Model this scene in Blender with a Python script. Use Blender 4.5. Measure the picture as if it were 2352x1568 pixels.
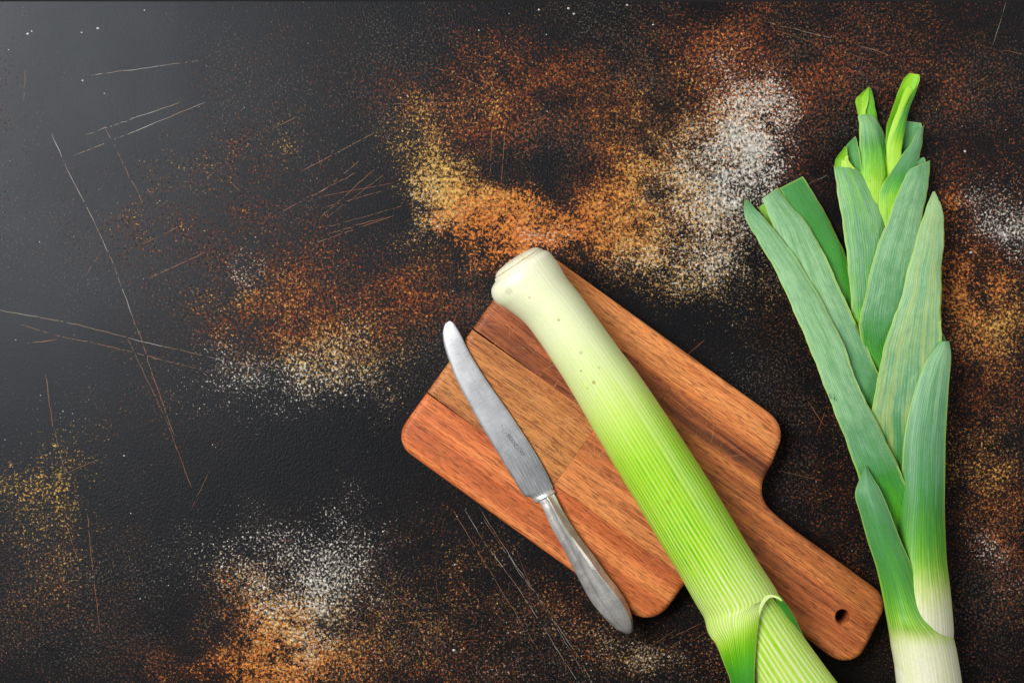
import bpy, bmesh, math, random
import numpy as np
from mathutils import Vector, Matrix

for o in list(bpy.data.objects):
    bpy.data.objects.remove(o)
scene = bpy.context.scene
col = scene.collection
random.seed(7)
rng = np.random.default_rng(7)

# ------------------------------------------------------------------ camera
# Sheet coordinates: 2352 x 1568 units across the table area seen from above;
# S metres per unit.  P() gives the point at height z on a given line of sight.
W = 0.64
S = W / 2352.0
H = 0.90
cam_d = bpy.data.cameras.new('camera')
cam = bpy.data.objects.new('camera', cam_d)
col.objects.link(cam)
cam.location = (0, 0, H)
cam_d.sensor_width = 36
cam_d.lens = 36 * H / W
cam_d.clip_start = 0.01
cam_d.clip_end = 50
scene.camera = cam

# ------------------------------------------------------------------ light
world = bpy.data.worlds.new('World')
scene.world = world
world.use_nodes = True
bg = world.node_tree.nodes['Background']
bg.inputs[0].default_value = (0.9, 0.95, 1.0, 1)
bg.inputs[1].default_value = 0.08


def area(name, loc, target, sx, sy, power, color):
    d = bpy.data.lights.new(name, 'AREA')
    d.shape = 'RECTANGLE'
    d.size = sx
    d.size_y = sy
    d.energy = power
    d.color = color
    o = bpy.data.objects.new(name, d)
    col.objects.link(o)
    o.location = loc
    o.rotation_euler = (Vector(target) - Vector(loc)).to_track_quat('-Z', 'Y').to_euler()
    return o


area('window_softbox', (-1.02, 0.46, 1.45), (-0.02, 0.0, 0), 0.95, 0.95, 47, (1.0, 0.99, 0.97))
area('fill_softbox', (1.35, 0.55, 0.95), (0.15, 0.0, 0), 0.8, 0.8, 9, (1.0, 0.98, 0.95))

vs = scene.view_settings
vs.view_transform = 'Standard'
vs.look = 'None'
vs.exposure = 0.0
vs.gamma = 1.0
vs.use_curve_mapping = False
scene.render.engine = 'CYCLES'


# ------------------------------------------------------------------ helpers
def P(u, v, z=0.0):
    k = (H - z) / H
    return Vector(((u - 1176) * S * k, (784 - v) * S * k, z))


def lin(r, g, b):
    def f(c):
        c /= 255.0
        return c / 12.92 if c <= 0.04045 else ((c + 0.055) / 1.055) ** 2.4
    return (f(r), f(g), f(b), 1.0)


def cr(rows, n):
    """Catmull-Rom through rows (uniform parameter), n samples per span."""
    a = np.array(rows, dtype=float)
    m = len(a)
    out = []
    for i in range(m - 1):
        p0 = a[max(i - 1, 0)]; p1 = a[i]; p2 = a[i + 1]; p3 = a[min(i + 2, m - 1)]
        for k in range(n):
            t = k / n
            out.append(0.5 * (2 * p1 + (p2 - p0) * t + (2 * p0 - 5 * p1 + 4 * p2 - p3) * t * t
                              + (3 * p1 - p0 - 3 * p2 + p3) * t ** 3))
    out.append(a[-1])
    return np.array(out)


def empty(name, loc, label, cat):
    e = bpy.data.objects.new(name, None)
    e.empty_display_size = 0.02
    e.location = loc
    e['label'] = label
    e['category'] = cat
    col.objects.link(e)
    return e


def link_mesh(name, me, mat, parent=None, smooth=True):
    o = bpy.data.objects.new(name, me)
    col.objects.link(o)
    if mat:
        me.materials.append(mat)
    if parent is not None:
        o.parent = parent
        loc = Vector((0, 0, 0))
        p = parent
        while p is not None:
            if p.type == 'EMPTY':
                loc = Vector(p.location)
                break
            p = None
        o.matrix_parent_inverse = Matrix.Translation(-loc)
    if smooth:
        me.polygons.foreach_set('use_smooth', [True] * len(me.polygons))
    return o


def pydata(name, verts, faces):
    me = bpy.data.meshes.new(name)
    me.from_pydata([tuple(v) for v in verts], [], faces)
    me.update()
    return me


def fattr(me, name, vals):
    a = me.attributes.new(name, 'FLOAT', 'POINT')
    a.data.foreach_set('value', np.asarray(vals, dtype=np.float32))


def fix_normals(me):
    bm = bmesh.new()
    bm.from_mesh(me)
    bmesh.ops.recalc_face_normals(bm, faces=bm.faces)
    bm.to_mesh(me)
    bm.free()


# ------------------------------------------------------------------ node helper
class NT:
    def __init__(self, name):
        self.m = bpy.data.materials.new(name)
        self.m.use_nodes = True
        self.t = self.m.node_tree
        self.b = self.t.nodes['Principled BSDF']
        self.out = self.t.nodes['Material Output']

    def n(self, typ, **kw):
        nd = self.t.nodes.new(typ)
        for k, v in kw.items():
            setattr(nd, k, v)
        return nd

    def put(self, sock, v):
        if isinstance(v, bpy.types.NodeSocket):
            self.t.links.new(v, sock)
        else:
            sock.default_value = v

    def math(self, op, a, b=0.0, c=0.0, clamp=False):
        nd = self.n('ShaderNodeMath', operation=op, use_clamp=clamp)
        self.put(nd.inputs[0], a); self.put(nd.inputs[1], b); self.put(nd.inputs[2], c)
        return nd.outputs[0]

    def attr(self, name):
        return self.n('ShaderNodeAttribute', attribute_name=name).outputs['Fac']

    def coord(self):
        return self.n('ShaderNodeTexCoord').outputs['Object']

    def mapping(self, vec, scale=(1, 1, 1), rot=(0, 0, 0), loc=(0, 0, 0)):
        nd = self.n('ShaderNodeMapping')
        self.put(nd.inputs['Vector'], vec)
        nd.inputs['Scale'].default_value = scale
        nd.inputs['Rotation'].default_value = rot
        nd.inputs['Location'].default_value = loc
        return nd.outputs[0]

    def comb(self, x, y, z=0.0):
        nd = self.n('ShaderNodeCombineXYZ')
        self.put(nd.inputs[0], x); self.put(nd.inputs[1], y); self.put(nd.inputs[2], z)
        return nd.outputs[0]

    def noise(self, vec, scale, detail=2.0, rough=0.5, dist=0.0, dims='3D', lac=2.0):
        nd = self.n('ShaderNodeTexNoise', noise_dimensions=dims)
        self.put(nd.inputs['Vector'], vec)
        nd.inputs['Scale'].default_value = scale
        nd.inputs['Detail'].default_value = detail
        nd.inputs['Roughness'].default_value = rough
        nd.inputs['Distortion'].default_value = dist
        nd.inputs['Lacunarity'].default_value = lac
        return nd.outputs['Fac']

    def ss(self, v, lo, hi, a=0.0, b=1.0):
        nd = self.n('ShaderNodeMapRange', interpolation_type='SMOOTHSTEP')
        self.put(nd.inputs['Value'], v)
        self.put(nd.inputs['From Min'], lo); self.put(nd.inputs['From Max'], hi)
        nd.inputs['To Min'].default_value = a; nd.inputs['To Max'].default_value = b
        return nd.outputs['Result']

    def mix(self, f, a, b, mode='MIX'):
        nd = self.n('ShaderNodeMix', data_type='RGBA', blend_type=mode)
        self.put(nd.inputs[0], f); self.put(nd.inputs[6], a); self.put(nd.inputs[7], b)
        return nd.outputs[2]

    def ramp(self, f, stops, mode='LINEAR'):
        nd = self.n('ShaderNodeValToRGB')
        r = nd.color_ramp
        r.interpolation = mode
        while len(r.elements) < len(stops):
            r.elements.new(0.5)
        for e, (p, c) in zip(r.elements, stops):
            e.position = p
            e.color = c
        self.put(nd.inputs[0], f)
        return nd.outputs[0]

    def bump(self, h, strength, dist):
        nd = self.n('ShaderNodeBump')
        nd.inputs['Strength'].default_value = strength
        nd.inputs['Distance'].default_value = dist
        self.put(nd.inputs['Height'], h)
        self.t.links.new(nd.outputs[0], self.b.inputs['Normal'])
        return nd.outputs[0]

    def set(self, **kw):
        for k, v in kw.items():
            self.put(self.b.inputs[k.replace('_', ' ')], v)
        return self.m


# ------------------------------------------------------------------ table top
# wear maps: (u, v, ru, rv, amplitude) spots where the black paint is rubbed through
RED = [(1170, 270, 170, 110, .55), (1330, 200, 150, 80, .42), (1500, 330, 140, 130, .5), (1660, 215, 110, 80, .45),
       (1760, 110, 170, 70, .28), (1400, 480, 190, 110, .6), (700, 640, 190, 140, .36), (790, 740, 150, 80, .36),
       (640, 240, 130, 90, .17), (470, 470, 130, 110, .26), (330, 520, 120, 90, .18), (610, 740, 100, 100, .34), (2240, 620, 90, 160, .62),
       (2280, 1150, 100, 170, .5), (1840, 480, 60, 150, .45), (620, 1440, 130, 110, .5), (460, 1540, 90, 40, .5),
       (1000, 1500, 300, 110, .2), (1900, 1230, 150, 190, .45), (1950, 100, 350, 120, .36), (2260, 1450, 120, 130, .34),
       (1000, 680, 90, 70, .42), (900, 650, 90, 60, .25), (1500, 160, 200, 60, .22), (2200, 300, 140, 160, .36), (1300, 320, 160, 60, .35),
       (100, 1400, 140, 150, .15), (400, 980, 120, 100, .12), (1850, 200, 130, 130, .33), (950, 1250, 150, 120, .16),
       (900, 200, 90, 90, .14), (1420, 1180, 1, 1, 0), (2270, 900, 100, 120, .45), (1250, 1420, 300, 160, .28), (1600, 1490, 120, 60, .25)]
ORG = [(1130, 515, 100, 52, 1.0), (1240, 545, 100, 45, .6), (1060, 470, 60, 50, .3), (1350, 500, 130, 80, .45),
       (1480, 420, 110, 110, .5), (2230, 800, 80, 90, .35), (640, 1490, 110, 80, .62), (550, 1430, 50, 70, .45), (690, 690, 110, 80, .14),
       (2200, 520, 45, 80, .55), (2220, 680, 60, 70, .5), (1690, 280, 50, 60, .45), (2285, 1200, 50, 60, .3),
       (1180, 230, 110, 60, .10), (1650, 560, 80, 60, .3), (970, 330, 50, 60, .25), (1740, 300, 50, 90, .4), (600, 1540, 160, 40, .6),
       (1000, 640, 70, 90, .28), (1400, 250, 110, 80, .14)]
YEL = [(955, 360, 45, 80, .42), (1000, 490, 60, 60, .5), (1130, 225, 60, 35, .2), (1100, 430, 80, 40, .36),
       (1500, 430, 95, 120, .42), (1560, 280, 80, 60, .33), (740, 830, 130, 60, .42), (430, 400, 60, 40, .2),
       (320, 470, 80, 60, .1), (650, 1470, 120, 60, .45), (1500, 610, 110, 50, .25), (1700, 640, 120, 55, .3),
       (2250, 740, 80, 60, .36), (650, 310, 50, 45, .2), (70, 1100, 90, 70, .18), (2250, 1060, 90, 60, .26),
       (1480, 1500, 90, 40, .32), (130, 1180, 110, 150, .12), (560, 650, 80, 40, .25), (620, 1340, 80, 50, .22),
       (950, 1350, 250, 120, .12), (1180, 500, 60, 30, .3), (1620, 470, 60, 60, .4), (1450, 180, 80, 50, .15)]
WHT = [(1680, 255, 80, 75, .42), (1670, 400, 85, 65, .60), (1655, 480, 85, 45, .42), (1725, 330, 45, 90, .45),
       (1560, 380, 40, 70, .26), (1600, 565, 90, 50, .36), (1710, 620, 110, 50, .34), (1480, 600, 80, 40, .2),
       (690, 870, 150, 60, .32), (800, 850, 70, 60, .28), (570, 890, 80, 50, .24), (580, 605, 26, 34, .52),
       (650, 1260, 150, 75, .32), (700, 1340, 110, 75, .36), (730, 1430, 45, 90, .36), (2300, 500, 60, 70, .55),
       (2250, 1240, 40, 35, .5), (2320, 560, 40, 50, .36), (1500, 1490, 80, 40, .3), (1250, 1500, 260, 90, .17),
       (1240, 555, 45, 28, .45), (955, 480, 35, 45, .26), (1020, 515, 40, 30, .36), (130, 960, 60, 60, .12), (330, 1300, 80, 40, .14),
       (1780, 300, 40, 110, .26), (620, 1440, 100, 70, .22), (1150, 1290, 60, 90, .12), (2310, 1340, 60, 50, .22), (820, 1240, 90, 80, .2)]
SMO = [(250, 260, 520, 420, 1.0), (150, 800, 260, 300, .5)]
BLK = [(1240, 365, 75, 55, .9), (1650, 770, 170, 80, .5), (840, 560, 70, 110, .5), (1000, 560, 40, 30, .3), (430, 1430, 80, 60, .6),
       (1400, 330, 40, 40, .2), (950, 1020, 160, 120, .3), (2200, 980, 40, 120, .3), (2100, 60, 400, 50, .25)]
for lst, amp in ((RED, .35), (ORG, .3), (YEL, .25), (WHT, .3)):      # the wear goes on past the picture
    for _ in range(14):
        s_ = random.choice((0, 1, 2))
        if s_ == 0: c_ = (random.uniform(-750, -120), random.uniform(0, 2300))
        elif s_ == 1: c_ = (random.uniform(2480, 3150), random.uniform(0, 2300))
        else: c_ = (random.uniform(0, 2352), random.uniform(1720, 2300))
        lst.append((c_[0], c_[1], random.uniform(60, 160), random.uniform(50, 130), amp * random.uniform(.6, 1.4)))


def build_table():
    x0, x1, y0, y1 = -0.52, 0.52, -0.42, (784 - 4) * S
    nx, ny = 520, 316
    xs = np.linspace(x0, x1, nx)
    ys = np.linspace(y0, y1, ny)
    X, Y = np.meshgrid(xs, ys)
    co = np.stack([X.ravel(), Y.ravel(), np.zeros(nx * ny)], 1)
    U = X / S + 1176
    V = 784 - Y / S
    # uneven spot borders
    ph = rng.uniform(0, 6.28, 8)
    dU = 22 * np.sin(U / 61 + V / 93 + ph[0]) + 14 * np.sin(U / 29 - V / 37 + ph[1]) + 8 * np.sin(V / 17 + U / 23 + ph[2])
    dV = 22 * np.sin(V / 67 - U / 83 + ph[3]) + 14 * np.sin(V / 31 + U / 41 + ph[4]) + 8 * np.sin(U / 15 - V / 19 + ph[5])

    def field(lst):
        f = np.zeros_like(U)
        for (u, v, ru, rv, a) in lst:
            d = ((U + dU - u) / (ru * 1.45)) ** 2 + ((V + dV - v) / (rv * 1.45)) ** 2
            f = f + a * np.exp(-d)
        return f
    blk = np.clip(1 - field(BLK), 0, 1)
    idx = np.arange(nx * ny).reshape(ny, nx)
    q = np.stack([idx[:-1, :-1], idx[:-1, 1:], idx[1:, 1:], idx[1:, :-1]], -1).reshape(-1, 4).tolist()
    n0 = nx * ny
    th = -0.022
    cor = np.array([[x0, y0, th], [x1, y0, th], [x1, y1, th], [x0, y1, th]])
    co = np.vstack([co, cor])
    q.append(list(idx[0, ::-1]) + [n0, n0 + 1])
    q.append(list(idx[-1, :]) + [n0 + 2, n0 + 3])
    q.append(list(idx[:, 0]) + [n0 + 3, n0])
    q.append(list(idx[::-1, -1]) + [n0 + 1, n0 + 2])
    q.append([n0 + 3, n0 + 2, n0 + 1, n0])
    me = bpy.data.meshes.new('table_top')
    me.from_pydata(co.tolist(), [], q)
    me.update()
    for nm, lst in (('red', RED), ('org', ORG), ('yel', YEL), ('wht', WHT), ('smo', SMO)):
        f = np.clip(field(lst), 0, 1.0) * (blk if nm != 'smo' else 1)
        fattr(me, nm, np.concatenate([f.ravel(), np.zeros(4)]))
    o = link_mesh('table_top', me, table_material(), smooth=False)
    o['kind'] = 'structure'
    o['label'] = 'black painted metal table top rubbed through to rust and pale primer'
    return o


def table_material():
    t = NT('worn_black_paint')
    p = t.coord()
    med = t.noise(p, 26, 4, .62)
    med2 = t.noise(t.mapping(p, loc=(3.1, 1.7, 0)), 70, 4, .65)
    med3 = t.noise(t.mapping(p, loc=(6.3, 2.7, 0)), 190, 3, .65)
    brk = t.math('ADD', t.math('MULTIPLY', t.math('SUBTRACT', med, .5), .55), t.math('MULTIPLY', t.math('SUBTRACT', med2, .5), .45))
    brk = t.math('ADD', brk, t.math('MULTIPLY', t.math('SUBTRACT', med3, .5), .35))
    brk = t.math('ADD', brk, t.math('MULTIPLY', t.math('SUBTRACT', t.noise(t.mapping(p, loc=(7.7, .7, 0)), 11, 3, .6), .5), .55))
    fine = t.noise(p, 900, 3, .62)
    broad = t.ss(t.noise(t.mapping(p, loc=(2.2, 4.4, 0)), 7, 3, .55), .36, .70)      # faint wear all over the sheet

    def layer(attr, seed, scale, gain, base, soft, rough=.66):
        m = t.attr(attr)
        sp = t.noise(t.mapping(p, loc=(seed, -seed * .7, 0)), scale, 4, rough)
        k = t.math('MULTIPLY', t.math('ADD', m, base), t.math('MAXIMUM', t.math('ADD', 1.0, t.math('MULTIPLY', brk, 4.0)), .12))
        u = t.ss(sp, .30, .70)
        th = t.math('SUBTRACT', 1.0, t.math('MULTIPLY', k, gain))
        return t.ss(u, th, t.math('ADD', th, soft)), m

    lr, mr = layer('red', 1.3, 700, .66, t.math('MULTIPLY', broad, .22), .22)
    lo, mo = layer('org', 4.9, 560, .76, .014, .18)
    ly, my = layer('yel', 8.2, 680, .82, t.math('ADD', t.math('MULTIPLY', broad, .13), t.math('MULTIPLY', t.attr('red'), .20)), .18)
    lw, mw = layer('wht', 12.7, 700, .70, t.math('ADD', t.math('MULTIPLY', broad, .03), t.math('MULTIPLY', t.attr('yel'), .12)), .11)
    tone = t.ss(t.noise(t.mapping(p, loc=(5, 5, 0)), 420, 4, .7), .3, .7)
    black = t.mix(med, (.0035, .0036, .0042, 1), (.0065, .0066, .0074, 1))
    stain = t.math('MULTIPLY', t.math('MULTIPLY', t.math('ADD', mr, t.math('MULTIPLY', mo, .8)), t.ss(med2, .3, .62)), .9, clamp=True)
    c = t.mix(stain, black, (.026, .0085, .0035, 1))
    dn = t.noise(t.mapping(p, loc=(4.2, 9.9, 0)), 760, 4, .68)
    dm = t.math('MULTIPLY', t.ss(t.noise(t.mapping(p, loc=(1.2, 3.9, 0)), 9, 4, .62), .34, .66), t.math('SUBTRACT', .46, t.math('MULTIPLY', t.attr('smo'), .16)))
    dth = t.math('SUBTRACT', .98, t.math('ADD', dm, t.math('MULTIPLY', stain, .2)))
    dust = t.ss(t.ss(dn, .30, .70), dth, t.math('ADD', dth, .3))
    hue = t.noise(t.mapping(p, loc=(2.9, .4, 0)), 14, 3, .6)
    c = t.mix(dust, c, t.mix(t.ss(hue, .38, .62), (.085, .037, .015, 1), (.088, .076, .060, 1)))
    c = t.mix(lr, c, t.mix(tone, (.028, .007, .003, 1), (.32, .066, .015, 1)))
    c = t.mix(lo, c, t.mix(tone, (.13, .028, .005, 1), (.76, .25, .042, 1)))
    lf, _ = layer('yel', 21.3, 250, .62, .0, .12, .75)      # larger flakes
    lg, _ = layer('org', 27.1, 230, .42, .004, .12, .75)
    c = t.mix(t.math('MULTIPLY', lg, .85), c, t.mix(tone, (.30, .08, .014, 1), (.66, .22, .045, 1)))
    c = t.mix(t.math('MULTIPLY', lf, .85), c, t.mix(tone, (.30, .15, .035, 1), (.66, .42, .15, 1)))
    c = t.mix(ly, c, t.mix(tone, (.14, .065, .012, 1), (.78, .47, .11, 1)))
    c = t.mix(lw, c, t.mix(tone, (.13, .115, .09, 1), (.78, .74, .66, 1)))
    pit = t.noise(t.mapping(p, scale=(1, .7, 1), rot=(0, 0, .35), loc=(9.1, 3.3, 0)), 640, 3, .62)
    flk = t.math('MAXIMUM', lf, lg)
    pits = t.math('MULTIPLY', t.ss(pit, t.math('SUBTRACT', .545, t.math('MULTIPLY', mo, .10)), t.math('SUBTRACT', .455, t.math('MULTIPLY', mo, .10))), .92)
    pits = t.math('MULTIPLY', pits, t.math('SUBTRACT', 1.0, t.math('MULTIPLY', flk, .55)))
    c = t.mix(pits, c, black)
    cover = t.math('MAXIMUM', t.math('MAXIMUM', lr, lo), t.math('MAXIMUM', ly, lw))
    relief = t.noise(t.mapping(p, scale=(1, .75, 1), rot=(0, 0, .5)), 700, 2, .55, dist=.4)
    relief = t.math('ADD', relief, t.math('MULTIPLY', fine, .35))
    smooth_area = t.attr('smo')
    h = t.math('ADD', t.math('MULTIPLY', relief, t.ss(smooth_area, .1, .8, 1.0, .22)), t.math('MULTIPLY', t.math('MULTIPLY', pits, cover), -.4))
    t.bump(h, .40, .0005)
    smudge = t.noise(t.mapping(p, loc=(1, 8, 0)), 12, 4, .6)
    rough = t.math('ADD', t.math('MULTIPLY', cover, .25), t.math('ADD', .33, t.math('MULTIPLY', smudge, .14)))
    return t.set(Base_Color=c, Roughness=rough, Specular_IOR_Level=.175, Specular_Tint=(.84, .90, 1.0, 1))


table = build_table()


def simple(name, c, rough=.6, metallic=0.0, spec=.5):
    t = NT(name)
    p = t.coord()
    n = t.noise(p, 300, 3, .6)
    c1 = tuple(x * .75 for x in c[:3]) + (1,)
    return t.set(Base_Color=t.mix(n, c1, c), Roughness=rough, Metallic=metallic, Specular_IOR_Level=spec)


fl = pydata('floor', [(-2, -2, -.75), (2, -2, -.75), (2, 2, -.75), (-2, 2, -.75)], [(0, 1, 2, 3)])
floor = link_mesh('floor', fl, simple('dark_floor', (.01, .01, .01, 1), .9), smooth=False)
floor['kind'] = 'structure'
floor['label'] = 'dark floor far below the table edge'


# scratches in the paint: thin raised burrs of bared metal
def ribbon(verts, faces, pts, w, z):
    pts = [Vector(p) for p in pts]
    b = len(verts)
    for i, p in enumerate(pts):
        d = (pts[min(i + 1, len(pts) - 1)] - pts[max(i - 1, 0)])
        d.z = 0
        d.normalize()
        nrm = Vector((-d.y, d.x, 0))
        ww = w * (.35 if i in (0, len(pts) - 1) else random.uniform(.7, 1.15))
        verts.append((p.x + nrm.x * ww / 2, p.y + nrm.y * ww / 2, z))
        verts.append((p.x - nrm.x * ww / 2, p.y - nrm.y * ww / 2, z))
    for i in range(len(pts) - 1):
        a = b + 2 * i
        faces.append((a, a + 1, a + 3, a + 2))


def scratch_mat(name, cols, gap):
    t = NT(name)
    p = t.coord()
    n = t.noise(p, 260, 3, .65)
    big = t.noise(p, 30, 2, .5)
    f = t.ss(t.math('ADD', t.math('MULTIPLY', n, .7), t.math('MULTIPLY', big, .45)), gap, gap + .07)
    tr = t.n('ShaderNodeBsdfTransparent')
    mx = t.n('ShaderNodeMixShader')
    t.set(Base_Color=t.mix(t.ss(t.noise(p, 55, 2, .5), .4, .6), cols[0], cols[1]), Roughness=.5)
    t.put(mx.inputs[0], f)
    t.t.links.new(tr.outputs[0], mx.inputs[1])
    t.t.links.new(t.b.outputs[0], mx.inputs[2])
    t.t.links.new(mx.outputs[0], t.out.inputs['Surface'])
    return t.m


def build_scratches():
    white = [((172, 357), (470, 236)), ((210, 173), (455, 140)), ((195, 310), (415, 235)), ((118, 306), (160, 400), (215, 505), (262, 610), (320, 770)),
             ((0, 712), (180, 745), (330, 785), (440, 810), (600, 850)), ((2312, 0), (2298, 50), (2280, 105)),
             ((1068, 1170), (1110, 1240), (1190, 1350), (1260, 1460), (1330, 1568), (1370, 1640)), ((1100, 1165), (1180, 1290), (1250, 1390), (1330, 1510), (1372, 1590)),
             ((1110, 1190), (1190, 1310), (1262, 1412), (1350, 1560)), ((1850, 1450), (1905, 1432)), ((1845, 425), (1900, 402)), ((1760, 52), (1960, 100), (2050, 130))]
    orange = [((46, 745), (130, 770), (250, 795), (390, 830), (500, 860)), ((735, 500), (860, 390)), ((750, 500), (890, 395)), ((700, 470), (830, 365)),
              ((740, 525), (935, 470)), ((740, 478), (925, 425)), ((715, 455), (905, 420)), ((760, 535), (880, 500)), ((720, 560), (905, 495)), ((690, 395), (860, 305)),
              ((640, 490), (820, 395)), ((330, 560), (430, 510)), ((340, 640), (470, 580)), ((480, 780), (640, 850)), ((320, 760), (350, 860), (400, 1000)),
              ((105, 860), (118, 960), (150, 1090)), ((290, 770), (380, 960), (440, 1120)), ((240, 290), (330, 470)), ((900, 240), (1040, 235)), ((1000, 155), (1110, 200)),
              ((1080, 230), (1150, 150)), ((1130, 290), (1125, 420)), ((1160, 300), (1150, 440)), ((1960, 80), (2110, 120)), ((1780, 70), (2000, 140)), ((2300, 115), (2352, 125)),
              ((1855, 920), (1895, 980)), ((1875, 1000), (1900, 930)), ((1790, 1080), (1890, 1105)), ((1480, 1360), (1600, 1290)), ((1520, 1475), (1610, 1430)), ((1470, 1500), (1560, 1440)),
              ((1590, 1470), (1640, 1440)), ((860, 1330), (940, 1390), (1020, 1460)), ((1000, 1300), (1005, 1380)), ((1010, 1410), (1000, 1530)), ((880, 1380), (895, 1290)),
              ((620, 1490), (760, 1560)), ((200, 1180), (215, 1320), (230, 1450)), ((150, 1200), (180, 1290)), ((1040, 1170), (1100, 1270), (1180, 1400), (1240, 1500)),
              ((700, 1540), (720, 1480)), ((1180, 1250), (1240, 1400)), ((1350, 480), (1480, 450)), ((1360, 500), (1470, 478)), ((1380, 520), (1490, 490))]
    for _ in range(22):
        u, v = random.uniform(20, 2330), random.uniform(20, 1540)
        a, l = random.uniform(0, 6.28), random.uniform(25, 110)
        orange.append(((u, v), (u + l * math.cos(a), v + l * math.sin(a))))
    for nm, lst, mat, w in (('pale_scratches', white, scratch_mat('bared_pale', (lin(170, 166, 156), lin(140, 105, 62)), .48), .00022),
                            ('rust_scratches', orange, scratch_mat('bared_rust', (lin(150, 82, 42), lin(135, 100, 55)), .50), .00022)):
        vv, ff = [], []
        for k, s in enumerate(lst):
            pts = []
            jit = random.uniform(.2, .9)
            for i in range(len(s) - 1):
                n = max(3, int(math.dist(s[i], s[i + 1]) / 14))
                for q in range(n):
                    f = q / n
                    pts.append(P(s[i][0] + (s[i + 1][0] - s[i][0]) * f + random.gauss(0, jit), s[i][1] + (s[i + 1][1] - s[i][1]) * f + random.gauss(0, jit), 0))
            pts.append(P(s[-1][0], s[-1][1], 0))
            ribbon(vv, ff, pts, w * random.uniform(.7, 1.25), .00006 + k * 1e-6)
        o = link_mesh(nm, pydata(nm, vv, ff), mat, table, smooth=False)
        o['kind'] = 'stuff'


build_scratches()


def build_crumbs():
    vv, ff = [], []
    spots = [(224, 66, 3.2), (190, 185, 2.4), (332, 24, 2.0), (187, 75, 2), (240, 215, 1.6), (1238, 23, 3), (1305, 20, 3.2), (1440, 12, 3), (1318, 32, 2.6), (1255, 80, 1.6),
             (1100, 70, 1.8), (2216, 348, 3), (2428, 577, 3), (510, 1300, 3), (1043, 1492, 3.4), (875, 1516, 2.6), (285, 1046, 2), (1045, 1296, 2.4),
             (64, 78, 2.6), (73, 72, 2), (1500, 57, 2), (2210, 290, 1.4), (880, 1220, 2.2), (300, 1178, 1.5), (2230, 580, 3.2)]
    for _ in range(70):
        spots.append((random.uniform(0, 2352), random.uniform(10, 1560), random.uniform(.8, 1.5)))
    for (u, v, r) in spots:
        c = P(u, v, 0)
        b = len(vv)
        a0 = random.uniform(0, 6.28)
        rr = r * S
        for k in range(6):
            a = a0 + k * math.pi / 3
            q = rr * random.uniform(.7, 1.3)
            vv.append((c.x + q * math.cos(a), c.y + q * .8 * math.sin(a), .00004))
        vv.append((c.x + random.uniform(-.3, .3) * rr, c.y, .00004 + rr * .7))
        for k in range(6):
            ff.append((b + k, b + (k + 1) % 6, b + 6))
    o = link_mesh('crumbs', pydata('crumbs', vv, ff), simple('crumb_white', lin(225, 220, 210), .7), smooth=False)
    o['kind'] = 'stuff'
    o['label'] = 'tiny pale crumbs scattered on the dark table'
    o['category'] = 'crumbs'


build_crumbs()

# ------------------------------------------------------------------ cutting board
TB = 0.018                                   # board thickness
AX = Vector((0.8123, -0.5833, 0))            # along the grain (world)
NX = Vector((-0.5833, -0.8123, 0))           # across, towards the lower edge
KB = (H - TB) / H
ROTB = math.atan2(AX.y, AX.x)


def AN(a, n):
    """board sheet coordinates -> world xy on the board's top plane"""
    u = a * .8123 + n * -.5833
    v = a * .5833 + n * .8123
    return P(u, v, TB)


def wood(name, c1, c2, dark, seed, dk=.35, flecks=1.0):
    t = NT(name)
    p = t.mapping(t.coord(), rot=(0, 0, -ROTB), loc=(seed, seed * .37, 0))
    wob = t.noise(p, 9, 2, .5)
    sx = t.n('ShaderNodeSeparateXYZ')
    t.put(sx.inputs[0], p)
    yy = t.math('ADD', sx.outputs[1], t.math('MULTIPLY', wob, .006))
    pv = t.comb(sx.outputs[0], yy, sx.outputs[2])
    band = t.noise(t.mapping(pv, scale=(2.6, 80, 30)), 1.0, 4, .62)
    band2 = t.noise(t.mapping(pv, scale=(14, 420, 60), loc=(7, 0, 0)), 1.0, 3, .6)
    patch = t.noise(t.mapping(pv, scale=(22, 60, 20)), 1.0, 2, .5)
    fl1 = t.noise(t.mapping(pv, scale=(150, 2100, 900)), 1.0, .6, .5)
    fl2 = t.noise(t.mapping(pv, scale=(110, 1600, 900), loc=(3, 9, 0)), 1.0, .6, .5)
    c = t.mix(t.ss(band, .38, .58), c1, c2)
    c = t.mix(t.math('MULTIPLY', t.ss(band2, .45, .72), .6), c, dark)
    c = t.mix(t.math('MULTIPLY', t.ss(band, .54, .64), dk), c, dark)
    c = t.mix(t.math('MULTIPLY', t.ss(patch, .35, .7), .22), c, c1)
    damp = t.noise(t.mapping(t.coord(), loc=(seed, 0, 0)), 24, 4, .6)
    c = t.mix(t.math('MULTIPLY', t.ss(damp, .50, .72), .22), c, dark)
    band3 = t.noise(t.mapping(pv, scale=(26, 1100, 90), loc=(1, 4, 0)), 1.0, 3, .65)
    c = t.mix(t.math('MULTIPLY', t.ss(band3, .50, .70), .42), c, dark)
    fk = t.math('MAXIMUM', t.ss(fl1, .58, .68), t.ss(fl2, .61, .70))
    c = t.mix(t.math('MULTIPLY', fk, .60 * flecks), c, tuple(x * .35 for x in dark[:3]) + (1,))
    h = t.math('SUBTRACT', t.math('MULTIPLY', band2, .4), fk)
    t.bump(h, .35, .0003)
    rough = t.math('ADD', .46, t.math('MULTIPLY', band2, .2))
    return t.set(Base_Color=c, Roughness=rough, Specular_IOR_Level=.4)


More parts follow.
